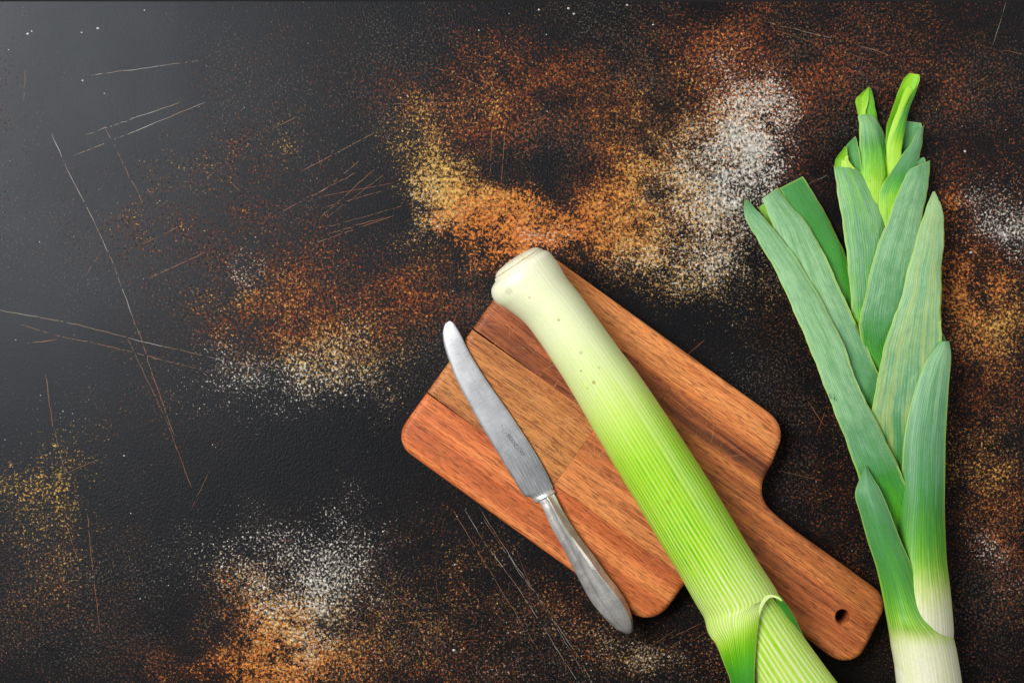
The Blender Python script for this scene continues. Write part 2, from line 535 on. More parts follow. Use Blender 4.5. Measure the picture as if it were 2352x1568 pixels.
def board_outline():
    a0, n0, n1 = 1322, -262, 299
    pts = []

    def arc(ca, cn, r, s, e, k=10):
        for i in range(k + 1):
            th = math.radians(s + (e - s) * i / k)
            pts.append((ca + r * math.cos(th), cn + r * math.sin(th)))
    # start at the lower-left corner and go round (a right, n down)
    arc(a0 + 52, n1 - 52, 52, 180, 90)
    arc(2062 - 62, n1 - 62, 62, 90, 0)
    pts.extend([(2062, n1 - 95), (2062, n1 - 120)])
    arc(2062 + 62, 103 + 62 + 6, 62, 180, 262, 10)
    pts.extend([(2200, 107), (2300, 109), (2380, 111)])
    arc(2486 - 54, 112 - 54, 54, 90, 0)
    arc(2472 - 50, -77 + 50, 50, 0, -90)
    pts.extend([(2380, -77), (2280, -77), (2180, -76), (2150, -79)])
    arc(2133, -76 - 72, 68, 92, 172, 10)
    pts.extend([(2064, -170), (2060, -185)])
    arc(2054 - 62, n0 + 62, 62, 2, -90)
    arc(a0 + 48, n0 + 48, 48, -90, -180)
    return pts


def build_board():
    loc = AN(1860, 18)
    loc.z = 0
    root = empty('cutting_board', loc, 'reddish wooden paddle board with a hole in its handle, under the knife', 'cutting board')
    out = [AN(*p) for p in board_outline()]
    # resample
    dense = []
    m = len(out)
    for i in range(m):
        a, b = out[i], out[(i + 1) % m]
        n = max(1, int((b - a).length / .004))
        for k in range(n):
            dense.append(a.lerp(b, k / n))
    m = len(dense)
    # light smoothing of the outline
    for _ in range(2):
        dense = [(dense[i - 1] + dense[i] * 2 + dense[(i + 1) % m]) / 4 for i in range(m)]
    nr = []
    for i in range(m):
        d = (dense[(i + 1) % m] - dense[i - 1])
        d.z = 0
        d.normalize()
        nr.append(Vector((-d.y, d.x, 0)))
    cen = sum(dense, Vector()) / m
    # inward sign
    area2 = sum(dense[i].x * dense[(i + 1) % m].y - dense[(i + 1) % m].x * dense[i].y for i in range(m))
    sg = 1 if area2 > 0 else -1
    R = .0042
    prof = [(R * .55, .0002), (.0004, .0024)]
    for k in range(0, 7):
        th = math.pi / 2 * k / 6
        prof.append((R * (1 - math.cos(th)), TB - R * .85 + R * .85 * math.sin(th)))
    bm = bmesh.new()
    rings = []
    for (ins, z) in prof:
        rings.append([bm.verts.new((dense[i].x + sg * nr[i].x * ins, dense[i].y + sg * nr[i].y * ins, z)) for i in range(m)])
    for a, b in zip(rings[:-1], rings[1:]):
        for i in range(m):
            bm.faces.new((a[i], a[(i + 1) % m], b[(i + 1) % m], b[i]))
    # hole in the handle
    hc = AN(2398, 21)
    hr = 16.5 * S * KB
    k = 28
    hrings = []
    for (rr, z) in ((hr + .0006, TB), (hr + .0001, TB - .0006), (hr, TB - .0012), (hr, .0002)):
        hrings.append([bm.verts.new((hc.x + rr * math.cos(2 * math.pi * i / k), hc.y + rr * math.sin(2 * math.pi * i / k), z)) for i in range(k)])
    for a, b in zip(hrings[:-1], hrings[1:]):
        for i in range(k):
            bm.faces.new((a[i], a[(i + 1) % k], b[(i + 1) % k], b[i]))

    def cap(r1, r2):
        es = []
        for r in (r1, r2):
            for i in range(len(r)):
                a, b = r[i], r[(i + 1) % len(r)]
                e = bm.edges.get((a, b)) or bm.edges.new((a, b))
                es.append(e)
        bmesh.ops.triangle_fill(bm, use_beauty=True, edges=es)
    cap(rings[-1], hrings[0])
    cap(rings[0], hrings[-1])
    bmesh.ops.recalc_face_normals(bm, faces=bm.faces)
    base = bpy.data.meshes.new('board_blank')
    bm.to_mesh(base)
    bm.free()

    c_or1, c_or2 = lin(206, 124, 72), lin(182, 92, 52)
    dk = lin(96, 46, 26)
    # (n0, n1, a0, a1, material)
    staves = [(-400, -178, 1000, 2700, wood('wood_edge_tan', lin(238, 158, 88), lin(212, 120, 60), lin(140, 68, 30), 1.0, .35)),
              (-178, -20, 1000, 1770, wood('wood_brown', lin(190, 108, 58), lin(154, 80, 40), lin(82, 38, 18), 2.3, .6)),
              (-178, -20, 1770, 2700, wood('wood_striped', lin(214, 130, 66), lin(168, 90, 42), lin(82, 38, 18), 3.7, .95)),
              (-20, 160, 1000, 1683, wood('wood_golden', lin(216, 142, 76), lin(180, 106, 52), lin(108, 56, 26), 5.1, .6)),
              (-20, 160, 1683, 2700, wood('wood_reddish', lin(236, 148, 82), lin(200, 108, 56), lin(104, 50, 24), 6.6, .7)),
              (160, 600, 1000, 2700, wood('wood_edge_red', lin(238, 144, 80), lin(212, 108, 54), lin(132, 60, 28), 8.4, .35))]
    org = AN(0, 0)
    k1 = S * KB
    cracks = {-20: (1322, 1530, 2.0), 160: (1322, 1470, 1.4)}
    for (n0, n1, a0, a1, mat) in staves:
        bm = bmesh.new()
        bm.from_mesh(base)

        def cut(co, no):
            g = bm.verts[:] + bm.edges[:] + bm.faces[:]
            r = bmesh.ops.bisect_plane(bm, geom=g, dist=1e-7, plane_co=co, plane_no=no, clear_outer=True)
            es = [e for e in bm.edges if e.is_boundary]
            if es:
                bmesh.ops.holes_fill(bm, edges=es, sides=0)
        eps = .25
        if n0 > -300: cut(AN(0, n0 + eps), -NX)
        if n1 < 400: cut(AN(0, n1 - eps), NX)
        if a0 > 1100: cut(AN(a0 + eps, 0), -AX)
        if a1 < 2600: cut(AN(a1 - eps, 0), AX)
        # drying cracks open from the end of the board
        for nj in (n0, n1):
            if nj in cracks and a0 < 1400:
                s, e, w = cracks[nj]
                g = bm.verts[:] + bm.edges[:] + bm.faces[:]
                bmesh.ops.bisect_plane(bm, geom=g, dist=1e-7, plane_co=AN(e, 0), plane_no=AX)
                sgn = 1 if nj == n0 else -1
                for v in bm.verts:
                    n_ = (v.co - org).dot(NX) / k1
                    a_ = (v.co - org).dot(AX) / k1
                    if abs(n_ - nj) < 1.0 and a_ < e - 1:
                        v.co += NX * (sgn * w * (e - a_) / (e - s) * k1)
        bmesh.ops.recalc_face_normals(bm, faces=bm.faces)
        me = bpy.data.meshes.new('stave')
        bm.to_mesh(me)
        bm.free()
        o = link_mesh('stave', me, mat, root)
        me.set_sharp_from_angle(angle=math.radians(38))
    # knife cuts in the wood
    vv, ff = [], []
    for i in range(330):
        if i < 210:
            a, n = random.gauss(1610, 120), random.gauss(70, 70)
        else:
            a, n = random.uniform(1350, 2150), random.uniform(-240, 280)
        if not (1340 < a < 2150 and -240 < n < 275) or (a > 2030 and not -50 < n < 80):
            continue
        th = random.choice((random.gauss(1.25, .2), random.gauss(-.75, .2), random.gauss(1.9, .15)))
        l = random.uniform(12, 60)
        pts = [AN(a + l * f * math.cos(th), n + l * f * math.sin(th)) for f in (-.5, -.2, .1, .3, .5)]
        ribbon(vv, ff, pts, random.uniform(.0001, .00026), TB + .00005 + i * 4e-7)
    t = NT('cut_wood')
    n = t.noise(t.coord(), 500, 2, .6)
    tr = t.n('ShaderNodeBsdfTransparent')
    mx = t.n('ShaderNodeMixShader')
    t.set(Base_Color=lin(226, 168, 112), Roughness=.7)
    t.put(mx.inputs[0], t.math('MULTIPLY', t.ss(n, .35, .6), .85))
    t.t.links.new(tr.outputs[0], mx.inputs[1])
    t.t.links.new(t.b.outputs[0], mx.inputs[2])
    t.t.links.new(mx.outputs[0], t.out.inputs['Surface'])
    o = link_mesh('knife_cuts', pydata('knife_cuts', vv, ff), t.m, root, smooth=False)
    o['kind'] = 'stuff'
    return root


build_board()


# ------------------------------------------------------------------ table knife
def steel(name, c1, c2, rough, stain, ang, metallic=.9, dark_span=None):
    t = NT(name)
    p = t.mapping(t.coord(), rot=(0, 0, -ang))
    br = t.noise(t.mapping(p, scale=(2200, 130, 200)), 1.0, 3, .6)
    br2 = t.noise(t.mapping(p, scale=(90, 1500, 200)), 1.0, 3, .6)
    cl = t.noise(p, 70, 4, .65)
    pit = t.noise(p, 900, 2, .6)
    c = t.mix(t.ss(cl, .2, .8), c1, c2)
    c = t.mix(t.math('MULTIPLY', t.ss(t.math('ADD', t.math('MULTIPLY', br, .6), t.math('MULTIPLY', br2, .4)), .45, .7), stain), c, (.10, .10, .105, 1))
    c = t.mix(t.math('MULTIPLY', t.ss(pit, .69, .76), .7), c, (.05, .045, .04, 1))
    if dark_span:
        sp = t.n('ShaderNodeSeparateXYZ')
        t.put(sp.inputs[0], p)
        f = t.math('MULTIPLY', t.ss(t.math('ADD', sp.outputs[0], t.math('MULTIPLY', t.math('SUBTRACT', br2, .5), .03)), dark_span[0], dark_span[1]), t.ss(br2, .25, .6, .25, 1.0))
        c = t.mix(t.math('MULTIPLY', f, .62), c, (.13, .13, .14, 1))  # streaky darker grey, growing along the blade towards the handle
    t.bump(t.math('ADD', t.math('MULTIPLY', br, .5), t.math('MULTIPLY', cl, .5)), .18, .0002)
    r = t.math('ADD', rough, t.math('MULTIPLY', t.math('SUBTRACT', cl, .5), .15))
    return t.set(Base_Color=c, Roughness=r, Metallic=metallic)


def sheet(name, rows, zt, zb, mat, parent, ncr=6, section=None):
    """closed solid between two outlines; rows (Lu,Lv,Ru,Rv,[z scale]); section = [(w, height 0..1)]"""
    a = cr(rows, ncr)
    ns = len(section)
    vv, ff = [], []
    for r in a:
        for (w, hz) in section:
            z = zb + (zt - zb) * hz * (r[4] if len(r) > 4 else 1)
            vv.append(P(r[0] + (r[2] - r[0]) * w, r[1] + (r[3] - r[1]) * w, z))
        for (w, hz) in section:
            vv.append(P(r[0] + (r[2] - r[0]) * w, r[1] + (r[3] - r[1]) * w, zb))
    st = 2 * ns
    for i in range(len(a) - 1):
        for j in range(ns - 1):
            b = i * st + j
            ff.append((b, b + 1, b + 1 + st, b + st))
            b += ns
            ff.append((b, b + st, b + 1 + st, b + 1))
        b = i * st
        ff.append((b, b + st, b + st + ns, b + ns))
        b = i * st + ns - 1
        ff.append((b, b + ns, b + st + ns, b + st))
    for i in (0, len(a) - 1):
        for j in range(ns - 1):
            b = i * st + j
            ff.append((b, b + 1, b + 1 + ns, b + ns))
    me = pydata(name, vv, ff)
    bm = bmesh.new()
    bm.from_mesh(me)
    bmesh.ops.remove_doubles(bm, verts=bm.verts, dist=1e-6)
    bmesh.ops.recalc_face_normals(bm, faces=bm.faces)
    bm.to_mesh(me)
    bm.free()
    return link_mesh(name, me, mat, parent)


def build_knife():
    loc = P(1240, 1140, TB)
    loc.z = TB
    root = empty('table_knife', loc, 'old tarnished silver table knife with curved round-tipped blade on the board', 'knife')
    ang = math.atan2(-.86, .51)
    ms = steel('worn_steel', (.44, .45, .47, 1), (.58, .59, .61, 1), .40, .34, ang, metallic=.55, dark_span=(.035, .085))
    mh = steel('tarnished_silver', (.38, .365, .35, 1), (.72, .70, .67, 1), .34, .30, ang, metallic=.6)
    z0 = TB + .0004
    rows = [(1029, 738, 1033, 737.5, .5), (1022, 744, 1041, 741, .7), (1018, 757, 1051, 755, .9), (1017, 770, 1060, 773, 1), (1022, 796, 1076, 797, 1),
            (1031, 828, 1092, 831, 1), (1044, 860, 1112, 866, 1), (1059, 892, 1134, 898, 1), (1078, 930, 1162, 933, 1), (1098, 963, 1186, 968, 1),
            (1128, 1012, 1214, 1012, 1), (1155, 1061, 1240, 1058, 1), (1184, 1106, 1259, 1092, 1), (1200, 1132, 1268, 1110, 1), (1206, 1139, 1271, 1119, 1),
            (1216, 1141, 1269, 1126, 1), (1226, 1147, 1267, 1129, 1)]
    body = np.array(rows[3:14])
    for cu_, cv_ in ((0, 1), (2, 3)):
        body[:, cu_] = np.polyval(np.polyfit(body[:, cv_] - 950, body[:, cu_], 4), body[:, cv_] - 950)
    rows[3:14] = [tuple(r) for r in body]
    # blade: thin cutting edge on the left, thick spine on the right, both faces faintly hollow
    blade = sheet('blade', rows, z0 + .0019, z0, ms, root, 6, [(0, .12), (.06, .42), (.2, .62), (.45, .80), (.7, .93), (.9, 1.0), (.97, .97), (1, .8)])
    sheet('bolster', [(1223, 1147, 1270, 1123, .8), (1229, 1152.5, 1276, 1127.5, 1), (1232, 1154, 1275, 1131, 1), (1237, 1154, 1273, 1135, .9)],
          z0 + .0046, z0, mh, root, 4, [(0, .3), (.08, .62), (.3, .9), (.6, 1), (.9, .75), (1, .35)])
    hr = [(1236, 1152, 1273, 1133, .55), (1243, 1159, 1280, 1146, .6), (1249, 1171, 1291, 1168, .66), (1265, 1208, 1312, 1203, .72), (1288, 1249, 1338, 1242, .8),
          (1311, 1294, 1365, 1276, .88), (1334, 1338, 1392, 1315, .95), (1356, 1378, 1418, 1348, 1), (1383, 1412, 1439, 1382, 1), (1413, 1442, 1451, 1413, .92), (1432, 1452, 1454, 1435, .8), (1443, 1455, 1452, 1450, .55)]
    a = cr(hr, 6)
    vv, ff = [], []
    zb = z0
    n = len(a)
    for i, r in enumerate(a):
        f = i / (n - 1)
        lr = .50 + (.26 - .50) * min(1, f * 1.25)          # left ridge of the raised panel
        rr = .60 + (.86 - .60) * min(1, f * 1.3)
        hh = (.0108 * r[4])
        sec = [(0, .36), (.025, .48), (lr * .35, .60), (lr * .7, .66), (lr - .05, .66), (lr - .02, .70), (lr + .02, .88), ((lr * 2 + rr) / 3, .97), ((lr + rr * 2) / 3, .98), (rr - .01, .90), (rr + .01, .86),
               (rr + (1 - rr) * .5, .62), (.975, .48), (1, .36), (.96, .12), (.8, 0), (.5, 0), (.2, 0), (.04, .14)]
        for (w, hz) in sec:
            vv.append(P(r[0] + (r[2] - r[0]) * w, r[1] + (r[3] - r[1]) * w, zb + hh * hz))
    ns = len(sec)
    for i in range(n - 1):
        for j in range(ns):
            b = i * ns
            ff.append((b + j, b + (j + 1) % ns, b + ns + (j + 1) % ns, b + ns + j))
    ff.append(tuple(range(ns)))
    ff.append(tuple((n - 1) * ns + j for j in range(ns)))
    me = pydata('handle', vv, ff)
    fix_normals(me)
    link_mesh('handle', me, mh, root)
    me.set_sharp_from_angle(angle=math.radians(24))

    # stamped maker's mark
    dark = simple('stamp_shadow', (.20, .20, .21, 1), .5, .6)
    cu = bpy.data.curves.new('stamp', 'FONT')
    cu.body = 'BERNDORF'
    cu.size = 13.5 * S
    cu.space_character = 1.05
    cu.extrude = .00002
    cu.align_x = 'LEFT'
    tmp = bpy.data.objects.new('stamp_tmp', cu)
    col.objects.link(tmp)
    dg = bpy.context.evaluated_depsgraph_get()
    me = bpy.data.meshes.new_from_object(tmp.evaluated_get(dg))
    bpy.data.objects.remove(tmp)
    p0, p1 = P(1163, 1001, 0), P(1199, 1048, 0)
    d = (p1 - p0).normalized()
    nrm = Vector((-d.y, d.x, 0))
    xs = [v.co.x for v in me.vertices]
    k = (p1 - p0).length / (max(xs) - min(xs))

    def blade_z(u, v):
        # height of the blade face at a sheet point (interpolated from the section)
        best = min(rows, key=lambda r: abs((r[1] + r[3]) / 2 - v))
        w = (u - best[0]) / (best[2] - best[0])
        return z0 + .0019 * float(np.interp(w, [0, .06, .2, .45, .7, .9, 1], [.12, .42, .62, .80, .93, 1, .8])) * best[4]
    zt = blade_z(1185, 1012) + .00006
    for v in me.vertices:
        q = p0 + d * (v.co.x * k) + nrm * (v.co.y)
        kk = (H - zt) / H
        v.co = Vector((q.x * kk, q.y * kk, zt + v.co.z))
    o = link_mesh('stamped_lettering', me, dark, blade, smooth=False)
    o['label'] = 'small stamped letters reading BERNDORF along the blade'
    # walking-animal emblem beside the lettering, as an incised outline
    pts = [(1156, 974), (1152, 977), (1154, 982), (1158, 984), (1155, 988), (1154, 993), (1158, 996), (1160, 992), (1163, 995), (1162, 999), (1166, 1000), (1168, 995),
           (1170, 998), (1173, 995), (1171, 989), (1168, 983), (1163, 979), (1160, 976), (1156, 974)]
    vv, ff = [], []
    ribbon(vv, ff, [P(u, v, zt) for u, v in pts], .00016, zt)
    ribbon(vv, ff, [P(u, v, zt) for u, v in ((1159, 980), (1162, 985), (1160, 989))], .00014, zt + 1e-5)
    o = link_mesh('stamped_emblem', pydata('stamped_emblem', vv, ff), dark, blade, smooth=False)
    o['label'] = 'small stamped walking animal emblem above the lettering'


build_knife()


# ------------------------------------------------------------------ leeks
RAMP = [(0.0, lin(236, 235, 210)), (.15, lin(224, 234, 176)), (.30, lin(194, 226, 96)), (.45, lin(148, 208, 18)),
        (.58, lin(80, 168, 24)), (.72, lin(48, 130, 44)), (.86, lin(96, 150, 106)), (1.0, lin(148, 192, 140))]


RAMP2 = [(0.0, lin(236, 234, 212)), (.15, lin(224, 228, 184)), (.30, lin(196, 214, 128)), (.45, lin(136, 190, 58)),
         (.58, lin(86, 160, 46)), (.72, lin(62, 136, 60)), (.86, lin(96, 150, 106)), (1.0, lin(148, 192, 140))]


def leek_mat(name, lines=30.0, amp=.10, spots=(), rough=.42, vary=.05, sss=.0, streak=.18, rib=.5, tint=None, ramp=None, fray=0.0):
    t = NT(name)
    g, s, l = t.attr('gr'), t.attr('sc'), t.attr('tc')
    am = t.attr('am')
    # parallel veins: drifting sine across plus 2D streak noise along the leaf
    drift = t.noise(t.comb(t.math('MULTIPLY', s, 9), t.math('MULTIPLY', l, .12)), 1.0, 2, .5)
    ph = t.math('ADD', t.math('MULTIPLY', s, lines * 6.2832), t.math('MULTIPLY', drift, 12.0))
    sn = t.math('SINE', ph)
    st1 = t.noise(t.comb(t.math('MULTIPLY', s, lines * 1.6), t.math('MULTIPLY', l, .8)), 1.0, 3, .6)
    st2 = t.noise(t.comb(t.math('MULTIPLY', s, lines * .35), t.math('MULTIPLY', l, 3.0), 4.0), 1.0, 3, .6)
    st3 = t.noise(t.comb(t.math('MULTIPLY', s, lines * 4), t.math('MULTIPLY', l, 10), 9.0), 1.0, 2, .6)
    shp = t.math('MULTIPLY', t.math('POWER', t.math('MULTIPLY_ADD', sn, -.5, .5), 2.2), -1.7)          # thin pale ribs, wide green between
    shp = t.math('ADD', shp, .62)
    veins = t.math('ADD', t.math('MULTIPLY', shp, t.ss(st2, .3, .7, .55, 1.1)), t.math('MULTIPLY', t.math('SUBTRACT', st1, .5), 1.5))
    veins = t.math('ADD', veins, t.math('MULTIPLY', t.math('SUBTRACT', st3, .5), .35))
    gg = t.math('ADD', g, t.math('MULTIPLY', t.math('MULTIPLY', veins, am), amp))
    gg = t.math('ADD', gg, t.math('MULTIPLY', t.math('SUBTRACT', st2, .5), vary * 2))
    patch = t.noise(t.coord(), 60, 3, .55)
    gg = t.math('ADD', gg, t.math('MULTIPLY', t.math('SUBTRACT', patch, .5), vary))
    if fray:
        fr = t.noise(t.comb(t.math('MULTIPLY', s, lines * .7), t.math('MULTIPLY', l, .5), 21.0), 1.0, 4, .65)
        gg = t.math('ADD', gg, t.math('MULTIPLY', t.math('SUBTRACT', fr, .5), fray))
    c = t.ramp(gg, ramp or RAMP)
    if tint:
        st4 = t.noise(t.comb(t.math('MULTIPLY', s, lines * .5), t.math('MULTIPLY', l, .45), 14.0), 1.0, 4, .65)
        c = t.mix(t.math('MULTIPLY', t.ss(st4, .40, .66), tint[3]), c, lin(*tint[:3]))
    val = t.math('ADD', 1.0, t.math('MULTIPLY', t.math('SUBTRACT', t.math('ADD', t.math('MULTIPLY', st1, .5), t.math('MULTIPLY', st3, .5)), .5), streak * 4))
    c = t.mix(1.0, c, t.comb(val, val, val), 'MULTIPLY')
    ed = t.attr('ed')
    c = t.mix(t.math('MULTIPLY', ed, .7), c, lin(170, 205, 84))
    for (x, y, r, a) in spots:
        d = t.n('ShaderNodeVectorMath', operation='DISTANCE')
        sp = t.n('ShaderNodeSeparateXYZ')
        t.put(sp.inputs[0], t.coord())
        t.put(d.inputs[0], t.comb(sp.outputs[0], sp.outputs[1], 0))
        d.inputs[1].default_value = (x, y, 0)
        f = t.ss(d.outputs['Value'], r, r * .35, 0, a)
        c = t.mix(f, c, lin(150, 128, 50))
    t.bump(t.math('ADD', t.math('MULTIPLY', sn, .35), st1), rib, .00022)
    if sss > 0:
        t.set(Subsurface_Weight=sss, Subsurface_Scale=.004)
        t.b.inputs['Subsurface Radius'].default_value = (.8, 1.0, .3)
    return t.set(Base_Color=c, Roughness=t.math('ADD', rough, t.math('MULTIPLY', patch, .12)), Specular_IOR_Level=.45)


def pl(tab, x):
    xs = [a for a, _ in tab]
    ys = [b for _, b in tab]
    if xs[0] > xs[-1]:
        xs, ys = xs[::-1], ys[::-1]
    return np.interp(x, xs, ys)


def tube(name, rows, mat, parent, nsec=40, ncr=5, sc0=0.0, sub=None, flip=False, th=.0011):
    """rows: Lu,Lv,Ru,Rv, zc, h, flat(0 tube..1 blade), tilt, green, vein amp"""
    a = cr(rows, ncr)
    vv, ff, gr, sc, tc, am, ed = [], [], [], [], [], [], []
    acc = 0.0
    prev = None
    for r in a:
        mid = np.array(((r[0] + r[2]) / 2, (r[1] + r[3]) / 2))
        if prev is not None:
            acc += float(np.hypot(*(mid - prev))) / 100.0
        prev = mid
        fl = min(max(r[6], 0), 1)
        for j in range(nsec):
            tht = 2 * math.pi * j / nsec
            w = (1 - math.cos(tht)) / 2
            up = math.sin(tht) >= -1e-9
            zt = math.sin(tht)
            zf = (1 - (2 * w - 1) ** 2) - (0 if up else th / max(r[5], 1e-5))
            z = r[4] + r[5] * (zt * (1 - fl) + zf * fl) + r[7] * (w - .5)
            vv.append(P(r[0] + (r[2] - r[0]) * w, r[1] + (r[3] - r[1]) * w, z))
            gr.append(r[8]); am.append(r[9])
            ang = tht if tht <= math.pi else 2 * math.pi - tht
            sc.append((ang / math.pi) * (1 - fl * .5) + w * fl * .5 + sc0)
            tc.append(acc)
            e = max(0.0, abs(2 * w - 1) - .90) / .10
            ed.append(e * fl)
    n = len(a)
    for i in range(n - 1):
        for j in range(nsec):
            b = i * nsec
            ff.append((b + j, b + (j + 1) % nsec, b + nsec + (j + 1) % nsec, b + nsec + j))
    ff.append(tuple(range(nsec)))
    ff.append(tuple((n - 1) * nsec + j for j in range(nsec)))
    me = pydata(name, vv, ff)
    fix_normals(me)
    for nm, d in (('gr', gr), ('sc', sc), ('tc', tc), ('am', am), ('ed', ed)):
        fattr(me, nm, d)
    return link_mesh(name, me, mat, parent)


def leaf(name, rows, zt, arch, gt, mat, parent, tilt=0.0, seed=0, ncr=6, ns=15, th=.0011, rip=.0005, keel=2.0, am=1.0, edge=.028):
    """leaf blade between two outlines. zt, gt: tables by sheet v; arch: crown height in metres"""
    a = cr(rows, ncr)
    vv, ff, gr, sc, tc, amv, ed = [], [], [], [], [], [], []
    acc, prev = 0.0, None
    rs = np.random.default_rng(seed + 11)
    ph = rs.uniform(0, 6.28, 6)
    n = len(a)
    for i, r in enumerate(a):
        mid = np.array(((r[0] + r[2]) / 2, (r[1] + r[3]) / 2))
        if prev is not None:
            acc += float(np.hypot(*(mid - prev))) / 100.0
        prev = mid
        wid = math.hypot(r[2] - r[0], r[3] - r[1])
        if rip > 0 and wid > 25:
            r = r.copy()
            r[0] += .9 * math.sin(acc * 7.3 + ph[2]) + .5 * math.sin(acc * 17 + ph[3])
            r[2] += .9 * math.sin(acc * 6.1 + ph[4]) + .5 * math.sin(acc * 19 + ph[5])
        ar = (arch if not callable(arch) else arch(mid[1])) * min(1.0, wid / 60.0)
        for side in (0, 1):
            for j in range(ns):
                w = j / (ns - 1)
                w = .5 - .5 * math.cos(math.pi * w) if False else w
                u = r[0] + (r[2] - r[0]) * w
                v = r[1] + (r[3] - r[1]) * w
                x = abs(2 * w - 1)
                z = pl(zt, v) - ar * x ** keel + tilt * (w - .5)
                z += rip * (math.sin(acc * 2.1 + ph[0] + 3 * w) * (.3 + x) + .5 * math.sin(acc * 5.3 + ph[1] - 5 * w) * x)
                z = max(z, .0014)
                vv.append(P(u, v, z - (th if side else 0)))
                gr.append(pl(gt, v)); amv.append(am)
                sc.append(w * max(.35, min(1.2, wid / 80.0)) * .6 + seed * 1.37 if False else w + seed * 1.37)
                tc.append(acc + seed * 3.1)
                ew = edge * 80.0 / max(wid, 30)
                e = max(0.0, 1 - min(w, 1 - w) / ew)
                ed.append(min(1.0, max(e * 1.2, .75 if i == n - 1 else (.3 if i == n - 2 else 0))))
    st = 2 * ns
    for i in range(n - 1):
        b = i * st
        for j in range(ns - 1):
            ff.append((b + j, b + j + 1, b + st + j + 1, b + st + j))
            ff.append((b + ns + j, b + st + ns + j, b + st + ns + j + 1, b + ns + j + 1))
        ff.append((b, b + st, b + st + ns, b + ns))
        ff.append((b + ns - 1, b + 2 * ns - 1, b + st + 2 * ns - 1, b + st + ns - 1))
    for i in (0, n - 1):
        b = i * st
        for j in range(ns - 1):
            ff.append((b + j, b + ns + j, b + ns + j + 1, b + j + 1))
    me = pydata(name, vv, ff)
    fix_normals(me)
    for nm, d in (('gr', gr), ('sc', sc), ('tc', tc), ('am', amv), ('ed', ed)):
        fattr(me, nm, d)
    o = link_mesh(name, me, mat, parent)
    me.set_sharp_from_angle(angle=math.radians(60))
    return o


